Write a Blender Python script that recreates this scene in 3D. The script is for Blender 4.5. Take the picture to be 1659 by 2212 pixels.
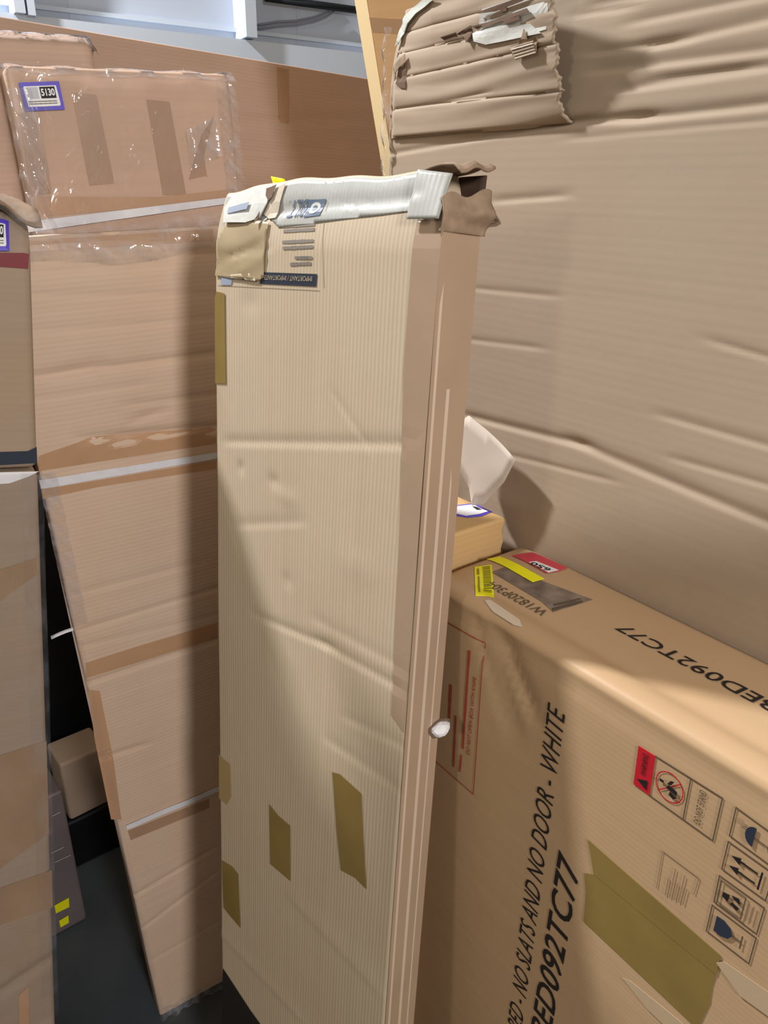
import bpy, bmesh, math, random
import numpy as np
from mathutils import Matrix, Vector

for o in list(bpy.data.objects):
    bpy.data.objects.remove(o)
scene = bpy.context.scene
COL = scene.collection
random.seed(4)

# ------------------------------------------------------------------ camera
FPX, CX, CY, CAMH = 1659.0, 829.5, 1106.0, 1.6
_d = np.array([782 - CX, 5050 - CY, FPX]); _d /= np.linalg.norm(_d)
_f = np.array([0, 0, 1.0]) - _d * _d[2]; _f /= np.linalg.norm(_f)
_u = -_d
_r = np.cross(_f, _u)
if _r[0] < 0: _r = -_r
RC = np.array([_r, _f, _u])                      # camera (x right, y down, z forward) -> world
cam_data = bpy.data.cameras.new('camera')
cam_data.sensor_fit = 'HORIZONTAL'
cam_data.sensor_width = 36.0
cam_data.lens = 36.0 * FPX / 1659.0
cam_data.clip_start = 0.02
cam = bpy.data.objects.new('camera', cam_data)
COL.objects.link(cam)
_m = Matrix.Identity(4)
for i in range(3):
    _m[i][0] = RC[i, 0]; _m[i][1] = -RC[i, 1]; _m[i][2] = -RC[i, 2]
_m.translation = Vector((0, 0, CAMH))
cam.matrix_world = _m
scene.camera = cam

# ------------------------------------------------------------------ world, lamps, exposure
world = bpy.data.worlds.new('warehouse_air')
scene.world = world
world.use_nodes = True
bg = world.node_tree.nodes['Background']
bg.inputs[0].default_value = (1.0, 0.85, 0.64, 1)
bg.inputs[1].default_value = 0.26

def lamp(name, loc, size, power, color, target=(0, 1.0, 1.0)):
    l = bpy.data.lights.new(name, 'AREA')
    l.shape = 'DISK'; l.size = size; l.energy = power; l.color = color
    o = bpy.data.objects.new(name, l)
    COL.objects.link(o)
    o.location = loc
    o.rotation_euler = (Vector(target) - Vector(loc)).to_track_quat('-Z', 'Y').to_euler()
    return o
lamp('ceiling_lamp_far', (-2.38, 2.14, 4.0), 0.24, 240, (0.97, 0.98, 1.0), (0.1, 0.9, 1.2))
lamp('ceiling_lamp_aisle', (1.15, -1.6, 2.4), 0.45, 54, (1.0, 0.97, 0.95), (-0.3, 1.1, 1.0))
lamp('ceiling_lamp_side', (-3.2, -2.6, 3.1), 0.55, 26, (1.0, 0.92, 0.80), (0.2, 0.9, 1.4))

scene.view_settings.view_transform = 'Standard'
scene.view_settings.look = 'None'
scene.view_settings.gamma = 1.0
scene.view_settings.use_curve_mapping = False
scene.view_settings.exposure = 0.0

# ------------------------------------------------------------------ geometry of the view and frames
def ray(x, y):
    v = RC @ np.array([x - CX, y - CY, FPX]); return v / np.linalg.norm(v)
def at_z(x, y, z):
    v = ray(x, y); return np.array([0, 0, CAMH]) + v * (z - CAMH) / v[2]
def on_plane(q, p0, n):
    v = ray(*q); o = np.array([0, 0, CAMH]); return o + v * (np.dot(np.array(p0) - o, n) / np.dot(v, n))
def rot(yaw, a=0, b=0):
    yaw, a, b = map(math.radians, (yaw, a, b))
    cz, sz = math.cos(yaw), math.sin(yaw); ca, sa = math.cos(a), math.sin(a); cb, sb = math.cos(b), math.sin(b)
    return (np.array([[cz, -sz, 0], [sz, cz, 0], [0, 0, 1]]) @ np.array([[ca, 0, sa], [0, 1, 0], [-sa, 0, ca]])
            @ np.array([[1, 0, 0], [0, cb, -sb], [0, sb, cb]]))
def lin(c):
    r = []
    for v in c[:3]:
        v = v / 255.0
        r.append(v / 12.92 if v <= 0.04045 else ((v + 0.055) / 1.055) ** 2.4)
    return (r[0], r[1], r[2], 1.0)

# ------------------------------------------------------------------ materials
def new_mat(name):
    m = bpy.data.materials.new(name); m.use_nodes = True
    return m, m.node_tree, m.node_tree.nodes['Principled BSDF']
def plain(name, rgb, rough=0.6, spec=0.3, noise=0.0, nscale=30, coat=0.0, bump=0.0):
    m, nt, p = new_mat(name)
    p.inputs['Base Color'].default_value = lin(rgb)
    p.inputs['Roughness'].default_value = rough
    p.inputs['Specular IOR Level'].default_value = spec
    p.inputs['Coat Weight'].default_value = coat
    if noise or bump:
        tc = nt.nodes.new('ShaderNodeTexCoord')
        n = nt.nodes.new('ShaderNodeTexNoise'); n.inputs['Scale'].default_value = nscale; n.inputs['Detail'].default_value = 5
        nt.links.new(tc.outputs['Object'], n.inputs['Vector'])
        if noise:
            r = nt.nodes.new('ShaderNodeValToRGB')
            c = lin(rgb)
            r.color_ramp.elements[0].position = 0.3; r.color_ramp.elements[1].position = 0.7
            r.color_ramp.elements[0].color = tuple(v * (1 - noise) for v in c[:3]) + (1,)
            r.color_ramp.elements[1].color = tuple(min(1, v * (1 + noise)) for v in c[:3]) + (1,)
            nt.links.new(n.outputs['Fac'], r.inputs['Fac']); nt.links.new(r.outputs['Color'], p.inputs['Base Color'])
        if bump:
            b = nt.nodes.new('ShaderNodeBump'); b.inputs['Strength'].default_value = bump; b.inputs['Distance'].default_value = 0.003
            nt.links.new(n.outputs['Fac'], b.inputs['Height']); nt.links.new(b.outputs['Normal'], p.inputs['Normal'])
    return m
def card(name, rgb, axis='Z', pitch=0.008, rib=0.25, mottle=0.10, tint=None, ribcol=0.05, rough=0.72, spec=0.25, coat=0.0):
    """kraft board: mottled paper colour, faint flute lines across `axis`, fine paper relief"""
    m, nt, p = new_mat(name)
    L = nt.links.new
    tc = nt.nodes.new('ShaderNodeTexCoord')
    base = lin(rgb); tint = lin(tint) if tint else tuple(v * 0.86 for v in base[:3]) + (1,)
    n1 = nt.nodes.new('ShaderNodeTexNoise'); n1.inputs['Scale'].default_value = 5.0; n1.inputs['Detail'].default_value = 5
    L(tc.outputs['Object'], n1.inputs['Vector'])
    r1 = nt.nodes.new('ShaderNodeMapRange'); r1.inputs[1].default_value = 0.38; r1.inputs[2].default_value = 0.68
    L(n1.outputs['Fac'], r1.inputs[0])
    mx = nt.nodes.new('ShaderNodeMix'); mx.data_type = 'RGBA'
    mx.inputs[6].default_value = base; mx.inputs[7].default_value = tint
    mul = nt.nodes.new('ShaderNodeMath'); mul.operation = 'MULTIPLY'; mul.inputs[1].default_value = min(1, mottle * 7)
    L(r1.outputs[0], mul.inputs[0]); L(mul.outputs[0], mx.inputs[0])
    # flute stripes
    w = nt.nodes.new('ShaderNodeTexWave'); w.wave_type = 'BANDS'; w.bands_direction = axis
    w.inputs['Scale'].default_value = (2 * math.pi / 20.0) / pitch * 1.0
    w.inputs['Distortion'].default_value = 0.6; w.inputs['Detail'].default_value = 1; w.inputs['Detail Scale'].default_value = 0.3
    L(tc.outputs['Object'], w.inputs['Vector'])
    # streaks running with the flutes
    mp = nt.nodes.new('ShaderNodeMapping')
    mp.inputs['Scale'].default_value = (60, 4, 1.2) if axis == 'X' else (1.2, 4, 60)
    L(tc.outputs['Object'], mp.inputs['Vector'])
    n2 = nt.nodes.new('ShaderNodeTexNoise'); n2.inputs['Scale'].default_value = 1.6; n2.inputs['Detail'].default_value = 4
    L(mp.outputs['Vector'], n2.inputs['Vector'])
    ov = nt.nodes.new('ShaderNodeMix'); ov.data_type = 'RGBA'; ov.blend_type = 'MULTIPLY'; ov.inputs[0].default_value = 1.0
    mr = nt.nodes.new('ShaderNodeMapRange'); mr.inputs[1].default_value = 0.3; mr.inputs[2].default_value = 0.7
    mr.inputs[3].default_value = 0.965; mr.inputs[4].default_value = 1.02
    L(n2.outputs['Fac'], mr.inputs[0])
    mw = nt.nodes.new('ShaderNodeMapRange'); mw.inputs[3].default_value = 1.0 - ribcol; mw.inputs[4].default_value = 1.0 + ribcol * 0.4
    L(w.outputs['Fac'], mw.inputs[0])
    mm = nt.nodes.new('ShaderNodeMath'); mm.operation = 'MULTIPLY'
    L(mr.outputs[0], mm.inputs[0]); L(mw.outputs[0], mm.inputs[1])
    cc = nt.nodes.new('ShaderNodeCombineColor')
    for i in range(3): L(mm.outputs[0], cc.inputs[i])
    L(mx.outputs[2], ov.inputs[6]); L(cc.outputs[0], ov.inputs[7])
    L(ov.outputs[2], p.inputs['Base Color'])
    # relief
    nf = nt.nodes.new('ShaderNodeTexNoise'); nf.inputs['Scale'].default_value = 22; nf.inputs['Detail'].default_value = 8
    L(tc.outputs['Object'], nf.inputs['Vector'])
    b1 = nt.nodes.new('ShaderNodeBump'); b1.inputs['Strength'].default_value = 0.12; b1.inputs['Distance'].default_value = 0.004
    L(nf.outputs['Fac'], b1.inputs['Height'])
    b2 = nt.nodes.new('ShaderNodeBump'); b2.inputs['Strength'].default_value = rib; b2.inputs['Distance'].default_value = 0.0012
    L(w.outputs['Fac'], b2.inputs['Height']); L(b1.outputs['Normal'], b2.inputs['Normal'])
    L(b2.outputs['Normal'], p.inputs['Normal'])
    p.inputs['Roughness'].default_value = rough
    p.inputs['Specular IOR Level'].default_value = spec
    p.inputs['Coat Weight'].default_value = coat; p.inputs['Coat Roughness'].default_value = 0.25
    return m
def film(name, tintrgb=(225, 225, 235), clear=0.86, scale=35, rough=0.10, haze=0.10, stretch=(1, 1, 1), bstr=0.7):
    """stretch film / clear tape: mostly see-through, wrinkled gloss plus a slight milky veil"""
    m, nt, p = new_mat(name)
    L = nt.links.new
    out = nt.nodes['Material Output']
    nt.nodes.remove(p)
    tr = nt.nodes.new('ShaderNodeBsdfTransparent')
    gl = nt.nodes.new('ShaderNodeBsdfGlossy'); gl.inputs['Roughness'].default_value = rough
    df = nt.nodes.new('ShaderNodeBsdfDiffuse'); df.inputs['Color'].default_value = lin(tintrgb)
    tc = nt.nodes.new('ShaderNodeTexCoord')
    mp = nt.nodes.new('ShaderNodeMapping'); mp.inputs['Scale'].default_value = stretch
    L(tc.outputs['Object'], mp.inputs['Vector'])
    n = nt.nodes.new('ShaderNodeTexNoise'); n.inputs['Scale'].default_value = scale; n.inputs['Detail'].default_value = 3; n.inputs['Distortion'].default_value = 0.8
    L(mp.outputs['Vector'], n.inputs['Vector'])
    b = nt.nodes.new('ShaderNodeBump'); b.inputs['Strength'].default_value = bstr; b.inputs['Distance'].default_value = 0.005
    L(n.outputs['Fac'], b.inputs['Height'])
    L(b.outputs['Normal'], gl.inputs['Normal'])
    fr = nt.nodes.new('ShaderNodeFresnel'); fr.inputs['IOR'].default_value = 1.18
    L(b.outputs['Normal'], fr.inputs['Normal'])
    hz = nt.nodes.new('ShaderNodeMapRange'); hz.inputs[1].default_value = 0.45; hz.inputs[2].default_value = 0.75
    hz.inputs[3].default_value = haze * 0.35; hz.inputs[4].default_value = haze * 1.8
    L(n.outputs['Fac'], hz.inputs[0])
    m1 = nt.nodes.new('ShaderNodeMixShader'); L(hz.outputs[0], m1.inputs[0]); L(tr.outputs[0], m1.inputs[1]); L(df.outputs[0], m1.inputs[2])
    ad = nt.nodes.new('ShaderNodeMath'); ad.operation = 'ADD'; ad.inputs[1].default_value = (1 - clear) * 0.3
    L(fr.outputs[0], ad.inputs[0])
    m2 = nt.nodes.new('ShaderNodeMixShader'); L(ad.outputs[0], m2.inputs[0]); L(m1.outputs[0], m2.inputs[1]); L(gl.outputs[0], m2.inputs[2])
    L(m2.outputs[0], out.inputs['Surface'])
    return m

M = {}
M['card_central'] = card('pale_ribbed_kraft', (198, 181, 156), 'X', 0.0058, 0.14, 0.06, tint=(190, 168, 140), ribcol=0.11, rough=0.55)
M['card_bed'] = card('brown_kraft', (188, 158, 122), 'Z', 0.006, 0.03, 0.06, tint=(182, 148, 116), ribcol=0.01)
M['card_bed'].node_tree.nodes['Principled BSDF'].inputs['Roughness'].default_value = 0.4
M['card_wall'] = card('beige_kraft', (168, 150, 130), 'Z', 0.009, 0.03, 0.06, tint=(164, 143, 122), ribcol=0.0)
M['card_stack'] = card('rosy_kraft', (214, 188, 166), 'Z', 0.007, 0.14, 0.08, tint=(208, 176, 150), ribcol=0.02)
M['card_label'] = card('wrapped_kraft', (208, 176, 154), 'Z', 0.008, 0.05, 0.06, ribcol=0.01)
M['card_rear'] = card('plain_kraft', (196, 168, 150), 'Z', 0.008, 0.15, 0.07, ribcol=0.03)
M['card_tan'] = card('light_tan_kraft', (226, 182, 132), 'Z', 0.008, 0.05, 0.06, ribcol=0.01)
M['card_left'] = card('grey_brown_kraft', (162, 144, 128), 'Z', 0.008, 0.05, 0.08, tint=(164, 138, 110), ribcol=0.015)
M['card_small'] = card('yellow_kraft', (202, 166, 116), 'Z', 0.008, 0.1, 0.08, ribcol=0.02)
M['card_inside'] = plain('inside_board', (112, 92, 78), 0.85, 0.1, noise=0.15)
M['card_dark'] = plain('torn_grey_board', (150, 128, 108), 0.8, 0.15, noise=0.2, nscale=60, bump=0.3)
M['torn_white'] = plain('torn_white_liner', (204, 204, 198), 0.5, 0.4, noise=0.06, nscale=50, bump=0.3)
M['torn_tan'] = plain('torn_tan_liner', (196, 182, 162), 0.6, 0.3, noise=0.08, nscale=50, bump=0.3)
M['tape_olive'] = plain('olive_packing_tape', (136, 114, 62), 0.38, 0.45, noise=0.10, nscale=14)
M['tape_kraft'] = plain('kraft_paper_tape', (166, 148, 116), 0.5, 0.35, noise=0.08, nscale=16, bump=0.25)
M['tape_pink'] = plain('rosy_packing_tape', (170, 145, 122), 0.36, 0.5, noise=0.07, nscale=10)
M['tape_brown'] = plain('brown_packing_tape', (190, 150, 116), 0.32, 0.5, noise=0.06, nscale=12)
M['tape_dim'] = plain('worn_brown_tape', (172, 138, 112), 0.36, 0.5, noise=0.08, nscale=12)
M['strap'] = plain('white_strap', (226, 226, 232), 0.35, 0.5, noise=0.05, nscale=60)
M['ink_black'] = plain('black_ink', (34, 30, 30), 0.6)
M['ink_soft'] = plain('faded_black_ink', (92, 78, 62), 0.7)
M['ink_faint'] = plain('faint_ink', (142, 118, 94), 0.7)
M['ink_red'] = plain('red_ink', (172, 70, 52), 0.65)
M['ink_redblock'] = plain('bright_red_ink', (188, 30, 44), 0.5)
M['ink_navy'] = plain('navy_ink', (46, 52, 66), 0.5)
M['ink_logo'] = plain('slate_blue_ink', (96, 110, 130), 0.5)
M['ink_grey'] = plain('grey_ink', (132, 124, 114), 0.6)
M['ink_palelogo'] = plain('pale_blue_ink', (150, 162, 180), 0.5)
M['ink_tan'] = plain('tan_reverse_print', (180, 164, 140), 0.5)
M['paper_white'] = plain('label_white', (232, 232, 236), 0.4, 0.4)
M['paper_grey'] = plain('label_grey', (186, 188, 196), 0.4, 0.4)
M['purple'] = plain('label_purple', (84, 66, 196), 0.4, 0.4)
M['yellow'] = plain('label_yellow', (242, 238, 20), 0.4, 0.4)
M['yellow_ink'] = plain('barcode_on_yellow', (150, 142, 20), 0.5)
M['pink'] = plain('label_pink', (206, 70, 84), 0.4, 0.4)
M['redtape'] = plain('dark_red_tape', (122, 42, 50), 0.4, 0.4)
M['foam'] = plain('white_foam', (240, 240, 246), 0.55, 0.3, bump=0.2, nscale=120)
M['paper_sheet'] = plain('off_white_foam_paper', (206, 192, 178), 0.7, 0.2, noise=0.03)
M['gap_black'] = plain('gap_shade_black', (13, 14, 18), 0.5, 0.25)
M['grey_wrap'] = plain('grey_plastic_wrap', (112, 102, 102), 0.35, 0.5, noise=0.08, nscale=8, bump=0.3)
M['wall'] = plain('painted_wall', (196, 205, 220), 0.7, 0.2, noise=0.03, nscale=4)
M['beam'] = plain('white_painted_steel', (206, 216, 228), 0.45, 0.4)
M['conduit'] = plain('black_pipe', (30, 34, 38), 0.5)
M['cable'] = plain('grey_cable', (142, 144, 158), 0.5)
M['film'] = film('stretch_film', haze=0.03, scale=26, stretch=(1, 1, 0.7))
M['film_milky'] = film('bunched_film', haze=0.16, scale=45, rough=0.06, clear=0.75)
M['painted_sheen'] = card('painted_sheen_tape', (172, 173, 168), 'X', 0.0058, 0.10, 0.05, tint=(172, 168, 160), ribcol=0.03, rough=0.4, spec=0.35)
M['film_tape'] = film('clear_tape', (236, 240, 238), haze=0.30, scale=14, rough=0.30, stretch=(2, 2, 0.3), clear=0.95, bstr=0.2)
def floor_mat():
    m, nt, p = new_mat('dark_concrete')
    tc = nt.nodes.new('ShaderNodeTexCoord')
    n = nt.nodes.new('ShaderNodeTexNoise'); n.inputs['Scale'].default_value = 2.2; n.inputs['Detail'].default_value = 8
    nt.links.new(tc.outputs['Object'], n.inputs['Vector'])
    r = nt.nodes.new('ShaderNodeValToRGB')
    r.color_ramp.elements[0].position = 0.35; r.color_ramp.elements[1].position = 0.75
    r.color_ramp.elements[0].color = lin((40, 46, 52)); r.color_ramp.elements[1].color = lin((78, 84, 90))
    nt.links.new(n.outputs['Fac'], r.inputs['Fac']); nt.links.new(r.outputs['Color'], p.inputs['Base Color'])
    p.inputs['Roughness'].default_value = 0.6
    return m
M['floor'] = floor_mat()

# ------------------------------------------------------------------ object helpers
def link(name, me, mat, parent=None, smooth=False):
    me.materials.append(M[mat] if isinstance(mat, str) else mat)
    if smooth:
        me.polygons.foreach_set('use_smooth', [True] * len(me.polygons))
    o = bpy.data.objects.new(name, me)
    COL.objects.link(o)
    o.parent = parent
    return o
def tag(o, label, cat, group=None):
    o['label'] = label; o['category'] = cat
    if group: o['group'] = group
    return o
def structure(o): o['kind'] = 'structure'; return o

def axis_pts(L, r, n):
    e = [0, .12 * r, .3 * r, .55 * r, .8 * r]
    mid = list(np.linspace(r, L - r, max(2, n)))
    return np.array(e + mid + [L - v for v in reversed(e)])
def carton_mesh(W, D, H, r=0.006, nu=10, nd=3, nv=10, front=None, top=None, warp=None):
    """closed carton with rounded edges; front(u,v) pushes the front in, top(u,d) lowers the top"""
    X, Y, Z = axis_pts(W, r, nu), axis_pts(D, min(r, D * .45), nd), axis_pts(H, r, nv)
    nx, ny, nz = len(X), len(Y), len(Z)
    quads = []
    def grid(a, b, fn, flip):
        I, J = np.meshgrid(np.arange(a - 1), np.arange(b - 1), indexing='ij')
        q = [fn(I, J), fn(I + 1, J), fn(I + 1, J + 1), fn(I, J + 1)]
        if flip: q = q[::-1]
        quads.append(np.stack([x.ravel() for x in q], 1))
    key = lambda i, j, k: (i * ny + j) * nz + k
    one = lambda I, c: np.full_like(I, c)
    grid(nx, nz, lambda I, J: key(I, one(I, 0), J), False)
    grid(nx, nz, lambda I, J: key(I, one(I, ny - 1), J), True)
    grid(ny, nz, lambda I, J: key(one(I, 0), I, J), True)
    grid(ny, nz, lambda I, J: key(one(I, nx - 1), I, J), False)
    grid(nx, ny, lambda I, J: key(I, J, one(I, 0)), True)
    grid(nx, ny, lambda I, J: key(I, J, one(I, nz - 1)), False)
    Q = np.concatenate(quads)
    uq, inv = np.unique(Q, return_inverse=True)
    inv = inv.reshape(Q.shape)
    i, j, k = uq // (ny * nz), (uq // nz) % ny, uq % nz
    P = np.stack([X[i], Y[j], Z[k]], 1)
    P0 = P.copy()
    rr = np.array([r, min(r, D * .45), r]); hi = np.array([W, D, H]) - rr
    q = np.clip(P, rr, hi); d = (P - q) / rr
    ln = np.linalg.norm(d, axis=1, keepdims=True); ln[ln == 0] = 1
    P = q + d / ln * rr
    if front is not None:
        fv = front(P[:, 0], P[:, 2])
        dd = np.maximum(min(r, D * .45), np.minimum(D * .85, 3 * np.abs(fv)))
        P[:, 1] += fv * np.clip(1 - P0[:, 1] / dd, 0, 1)
    if top is not None:
        w = np.clip(1 - (H - P0[:, 2]) / r, 0, 1)
        s = w > 0
        P[s, 2] -= top(P[s, 0], P[s, 1]) * w[s]
    if warp is not None: P = warp(P, P0)
    me = bpy.data.meshes.new('carton')
    me.from_pydata(P.tolist(), [], inv.tolist())
    me.update()
    return me

def crease(u, v, p0, p1, amp, w, fade=0.02):
    p0, p1 = np.array(p0), np.array(p1); d = p1 - p0; L = np.linalg.norm(d); d = d / L
    t = (u - p0[0]) * d[0] + (v - p0[1]) * d[1]
    s = -(u - p0[0]) * d[1] + (v - p0[1]) * d[0]
    f = np.clip((t + fade) / fade, 0, 1) * np.clip((L - t + fade) / fade, 0, 1)
    return amp * f * np.where(s > 0, np.exp(-(s / (w * 1.7)) ** 2), np.exp(-(s / (w * .65)) ** 2))
def waves(u, v, seed, amp, freq, n=7, aniso=(1, 1)):
    rs = np.random.RandomState(seed); o = 0
    for _ in range(n):
        a, b = rs.normal(size=2) * freq
        o = o + np.sin(a * aniso[0] * u + b * aniso[1] * v + rs.rand() * 6.28) / n
    return amp * o
def dimple(u, v, p, amp, ru, rv):
    return amp * np.exp(-((u - p[0]) / ru) ** 2 - ((v - p[1]) / rv) ** 2)

_textcache = {}
def text_outline(s, bold=0.0):
    k = (s, bold)
    if k not in _textcache:
        c = bpy.data.curves.new('t', 'FONT'); c.body = s; c.offset = bold; c.resolution_u = 3
        o = bpy.data.objects.new('t', c); COL.objects.link(o)
        dg = bpy.context.evaluated_depsgraph_get()
        me = bpy.data.meshes.new_from_object(o.evaluated_get(dg))
        V = np.array([v.co[:2] for v in me.vertices]); F = [list(p.vertices) for p in me.polygons]
        bpy.data.objects.remove(o); bpy.data.curves.remove(c); bpy.data.meshes.remove(me)
        V = (V - V.min(0)) / (V.max(0) - V.min(0))
        _textcache[k] = (V, F)
    return _textcache[k]

class Box:
    """a carton with its own frame: x along the front, y into the depth, z up"""
    def __init__(s, name, O, Mx, W, D, H, label, cat='box', group=None):
        s.O, s.M, s.W, s.D, s.H = np.array(O, float), Mx, W, D, H
        s.f = lambda u, v: np.zeros_like(np.asarray(u, float))
        s.g = lambda u, d: np.zeros_like(np.asarray(u, float))
        s.xs = lambda P: 0.0
        s.zs = lambda u, v: np.zeros_like(np.asarray(u, float))
        s.root = bpy.data.objects.new(name, None); s.root.empty_display_size = 0.05
        COL.objects.link(s.root)
        m = Matrix.Identity(4)
        for i in range(3):
            for j in range(3): m[i][j] = Mx[i, j]
        m.translation = Vector(s.O)
        s.root.matrix_world = m
        tag(s.root, label, cat, group)
    def uv(s, *qs, y=0.0):
        r = []
        for q in qs:
            l = s.M.T @ (on_plane(q, s.O + s.M[:, 1] * y, s.M[:, 1]) - s.O); r.append((l[0], l[2]))
        return r if len(r) > 1 else r[0]
    def td(s, *qs):
        r = []
        for q in qs:
            l = s.M.T @ (on_plane(q, s.O + s.M[:, 2] * s.H, s.M[:, 2]) - s.O); r.append((l[0], l[1]))
        return r if len(r) > 1 else r[0]
    def body(s, mat, name='body', **k):
        me = carton_mesh(s.W, s.D, s.H, front=(lambda u, v: s.f(u, v)), top=(lambda u, d: s.g(u, d)), warp=(lambda P, P0: np.column_stack([P[:, 0] - s.xs(P), P[:, 1], P[:, 2] - s.zs(P[:, 0], P[:, 2])])), **k)
        s.bodyobj = link(name, me, mat, s.root, True)
        return s.bodyobj
    def place(s, P, face, off):
        """P: n x 3 (a, b, height over the face)"""
        P = np.asarray(P, float)
        if face == 'front': return np.stack([P[:, 0], s.f(P[:, 0], P[:, 1]) - off - P[:, 2], P[:, 1] - s.zs(P[:, 0], P[:, 1])], 1)
        if face == 'top': return np.stack([P[:, 0], P[:, 1], s.H - s.g(P[:, 0], P[:, 1]) + off + P[:, 2]], 1)
        if face == 'right': return np.stack([s.W + off + P[:, 2], P[:, 0], P[:, 1]], 1)
        if face == 'left': return np.stack([-off - P[:, 2], s.D - P[:, 0], P[:, 1]], 1)
    def patch(s, name, polys, mat, parent=None, off=0.0004, thick=0.0004, face='front', step=0.012, extra=None, smooth=False):
        if not isinstance(polys[0][0], (tuple, list, np.ndarray)): polys = [polys]
        bm = bmesh.new()
        for poly in polys:
            a = sum(poly[i][0] * poly[(i + 1) % len(poly)][1] - poly[(i + 1) % len(poly)][0] * poly[i][1] for i in range(len(poly)))
            if a < 0: poly = poly[::-1]
            bm.faces.new([bm.verts.new((p[0], p[1], 0)) for p in poly])
        bmesh.ops.triangulate(bm, faces=bm.faces[:])
        if step:
            co = np.array([v.co[:2] for v in bm.verts])
            for ax in (0, 1):
                lo, hi = co[:, ax].min(), co[:, ax].max()
                c = math.floor(lo / step) * step + step
                while c < hi:
                    n = [0, 0, 0]; n[ax] = 1; p = [0, 0, 0]; p[ax] = c
                    bmesh.ops.bisect_plane(bm, geom=bm.verts[:] + bm.edges[:] + bm.faces[:], plane_co=p, plane_no=n)
                    c += step
        g = bmesh.ops.extrude_face_region(bm, geom=bm.faces[:])
        for e in g['geom']:
            if isinstance(e, bmesh.types.BMVert): e.co.z += thick
        P = np.array([v.co[:] for v in bm.verts])
        if extra is not None: P[:, 2] += extra(P[:, 0], P[:, 1])
        Q = s.place(P, face, off)
        for v, q in zip(bm.verts, Q): v.co = q
        bmesh.ops.recalc_face_normals(bm, faces=bm.faces[:])
        me = bpy.data.meshes.new(name); bm.to_mesh(me); bm.free()
        return link(name, me, mat, parent or s.root, smooth)
    def lines(s, name, segs, mat, parent=None, width=0.001, off=0.0006, face='front'):
        polys = []
        for sg in segs:
            p, q = np.array(sg[0]), np.array(sg[1]); w = (sg[2] if len(sg) > 2 else width) / 2
            d = (q - p) / max(1e-9, np.linalg.norm(q - p)); n = np.array([-d[1], d[0]]) * w; d = d * w
            polys.append([tuple(p - d + n), tuple(p - d - n), tuple(q + d - n), tuple(q + d + n)])
        return s.patch(name, polys, mat, parent, off, 0.0001, face, step=0.012)
    def text(s, name, txt, p0, p1, yv, mat, parent=None, off=0.0006, face='front', bold=0.0, shear=0.0):
        V, F = text_outline(txt, bold)
        p0, p1, yv = np.array(p0), np.array(p1), np.array(yv)
        A = p0 + V[:, :1] * (p1 - p0) + V[:, 1:] * (yv + shear * (p1 - p0) / np.linalg.norm(p1 - p0) * np.linalg.norm(yv))
        bm = bmesh.new(); vs_ = [bm.verts.new((x, y, 0)) for x, y in A]
        for f in F:
            try: bm.faces.new([vs_[i] for i in f])
            except ValueError: pass
        for ax in (0, 1):
            lo, hi = A[:, ax].min(), A[:, ax].max(); c = math.floor(lo / .004) * .004 + .004
            while c < hi:
                n = [0, 0, 0]; n[ax] = 1; p = [0, 0, 0]; p[ax] = c
                bmesh.ops.bisect_plane(bm, geom=bm.verts[:] + bm.edges[:] + bm.faces[:], plane_co=p, plane_no=n); c += .004
        P = s.place(np.array([v.co[:] for v in bm.verts]), face, off)
        for v, q in zip(bm.verts, P): v.co = q
        me = bpy.data.meshes.new(name); bm.to_mesh(me); bm.free()
        return link(name, me, mat, parent or s.root)
    def sheet(s, name, fn, nu, nv, mat, parent=None, thick=0.0, smooth=True):
        """fn(a,b) in 0..1 -> local xyz; a thin sheet with real thickness"""
        A, B = np.meshgrid(np.linspace(0, 1, nu), np.linspace(0, 1, nv), indexing='ij')
        P = np.array(fn(A.ravel(), B.ravel())).T
        F = [(i * nv + j, (i + 1) * nv + j, (i + 1) * nv + j + 1, i * nv + j + 1) for i in range(nu - 1) for j in range(nv - 1)]
        me = bpy.data.meshes.new(name); me.from_pydata(P.tolist(), [], F); me.update()
        if thick:
            bm = bmesh.new(); bm.from_mesh(me); bmesh.ops.recalc_face_normals(bm, faces=bm.faces[:])
            bmesh.ops.solidify(bm, geom=bm.faces[:], thickness=thick); bm.to_mesh(me); bm.free()
        return link(name, me, mat, parent or s.root, smooth)
def quad(*c):                                       # bilinear square: (0,0),(1,0),(1,1),(0,1)
    a, b, d, e = [np.array(x) for x in c]
    return lambda s, t: tuple((a * (1 - s) + b * s) * (1 - t) + (e * (1 - s) + d * s) * t)
def tube(name, pts, r, mat, parent=None, n=8):
    pts = [Vector(p) for p in pts]; V = []; F = []
    for i, p in enumerate(pts):
        t = (pts[min(i + 1, len(pts) - 1)] - pts[max(i - 1, 0)]).normalized()
        a = t.cross(Vector((0, 0, 1)))
        if a.length < 1e-3: a = t.cross(Vector((1, 0, 0)))
        a.normalize(); b = t.cross(a)
        for k in range(n):
            V.append(p + (a * math.cos(6.2832 * k / n) + b * math.sin(6.2832 * k / n)) * r)
    for i in range(len(pts) - 1):
        for k in range(n): F.append((i * n + k, i * n + (k + 1) % n, (i + 1) * n + (k + 1) % n, (i + 1) * n + k))
    F.append(tuple(range(n))[::-1]); F.append(tuple((len(pts) - 1) * n + k for k in range(n)))
    me = bpy.data.meshes.new(name); me.from_pydata([v[:] for v in V], [], F); me.update()
    return link(name, me, mat, parent, True)
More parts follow.
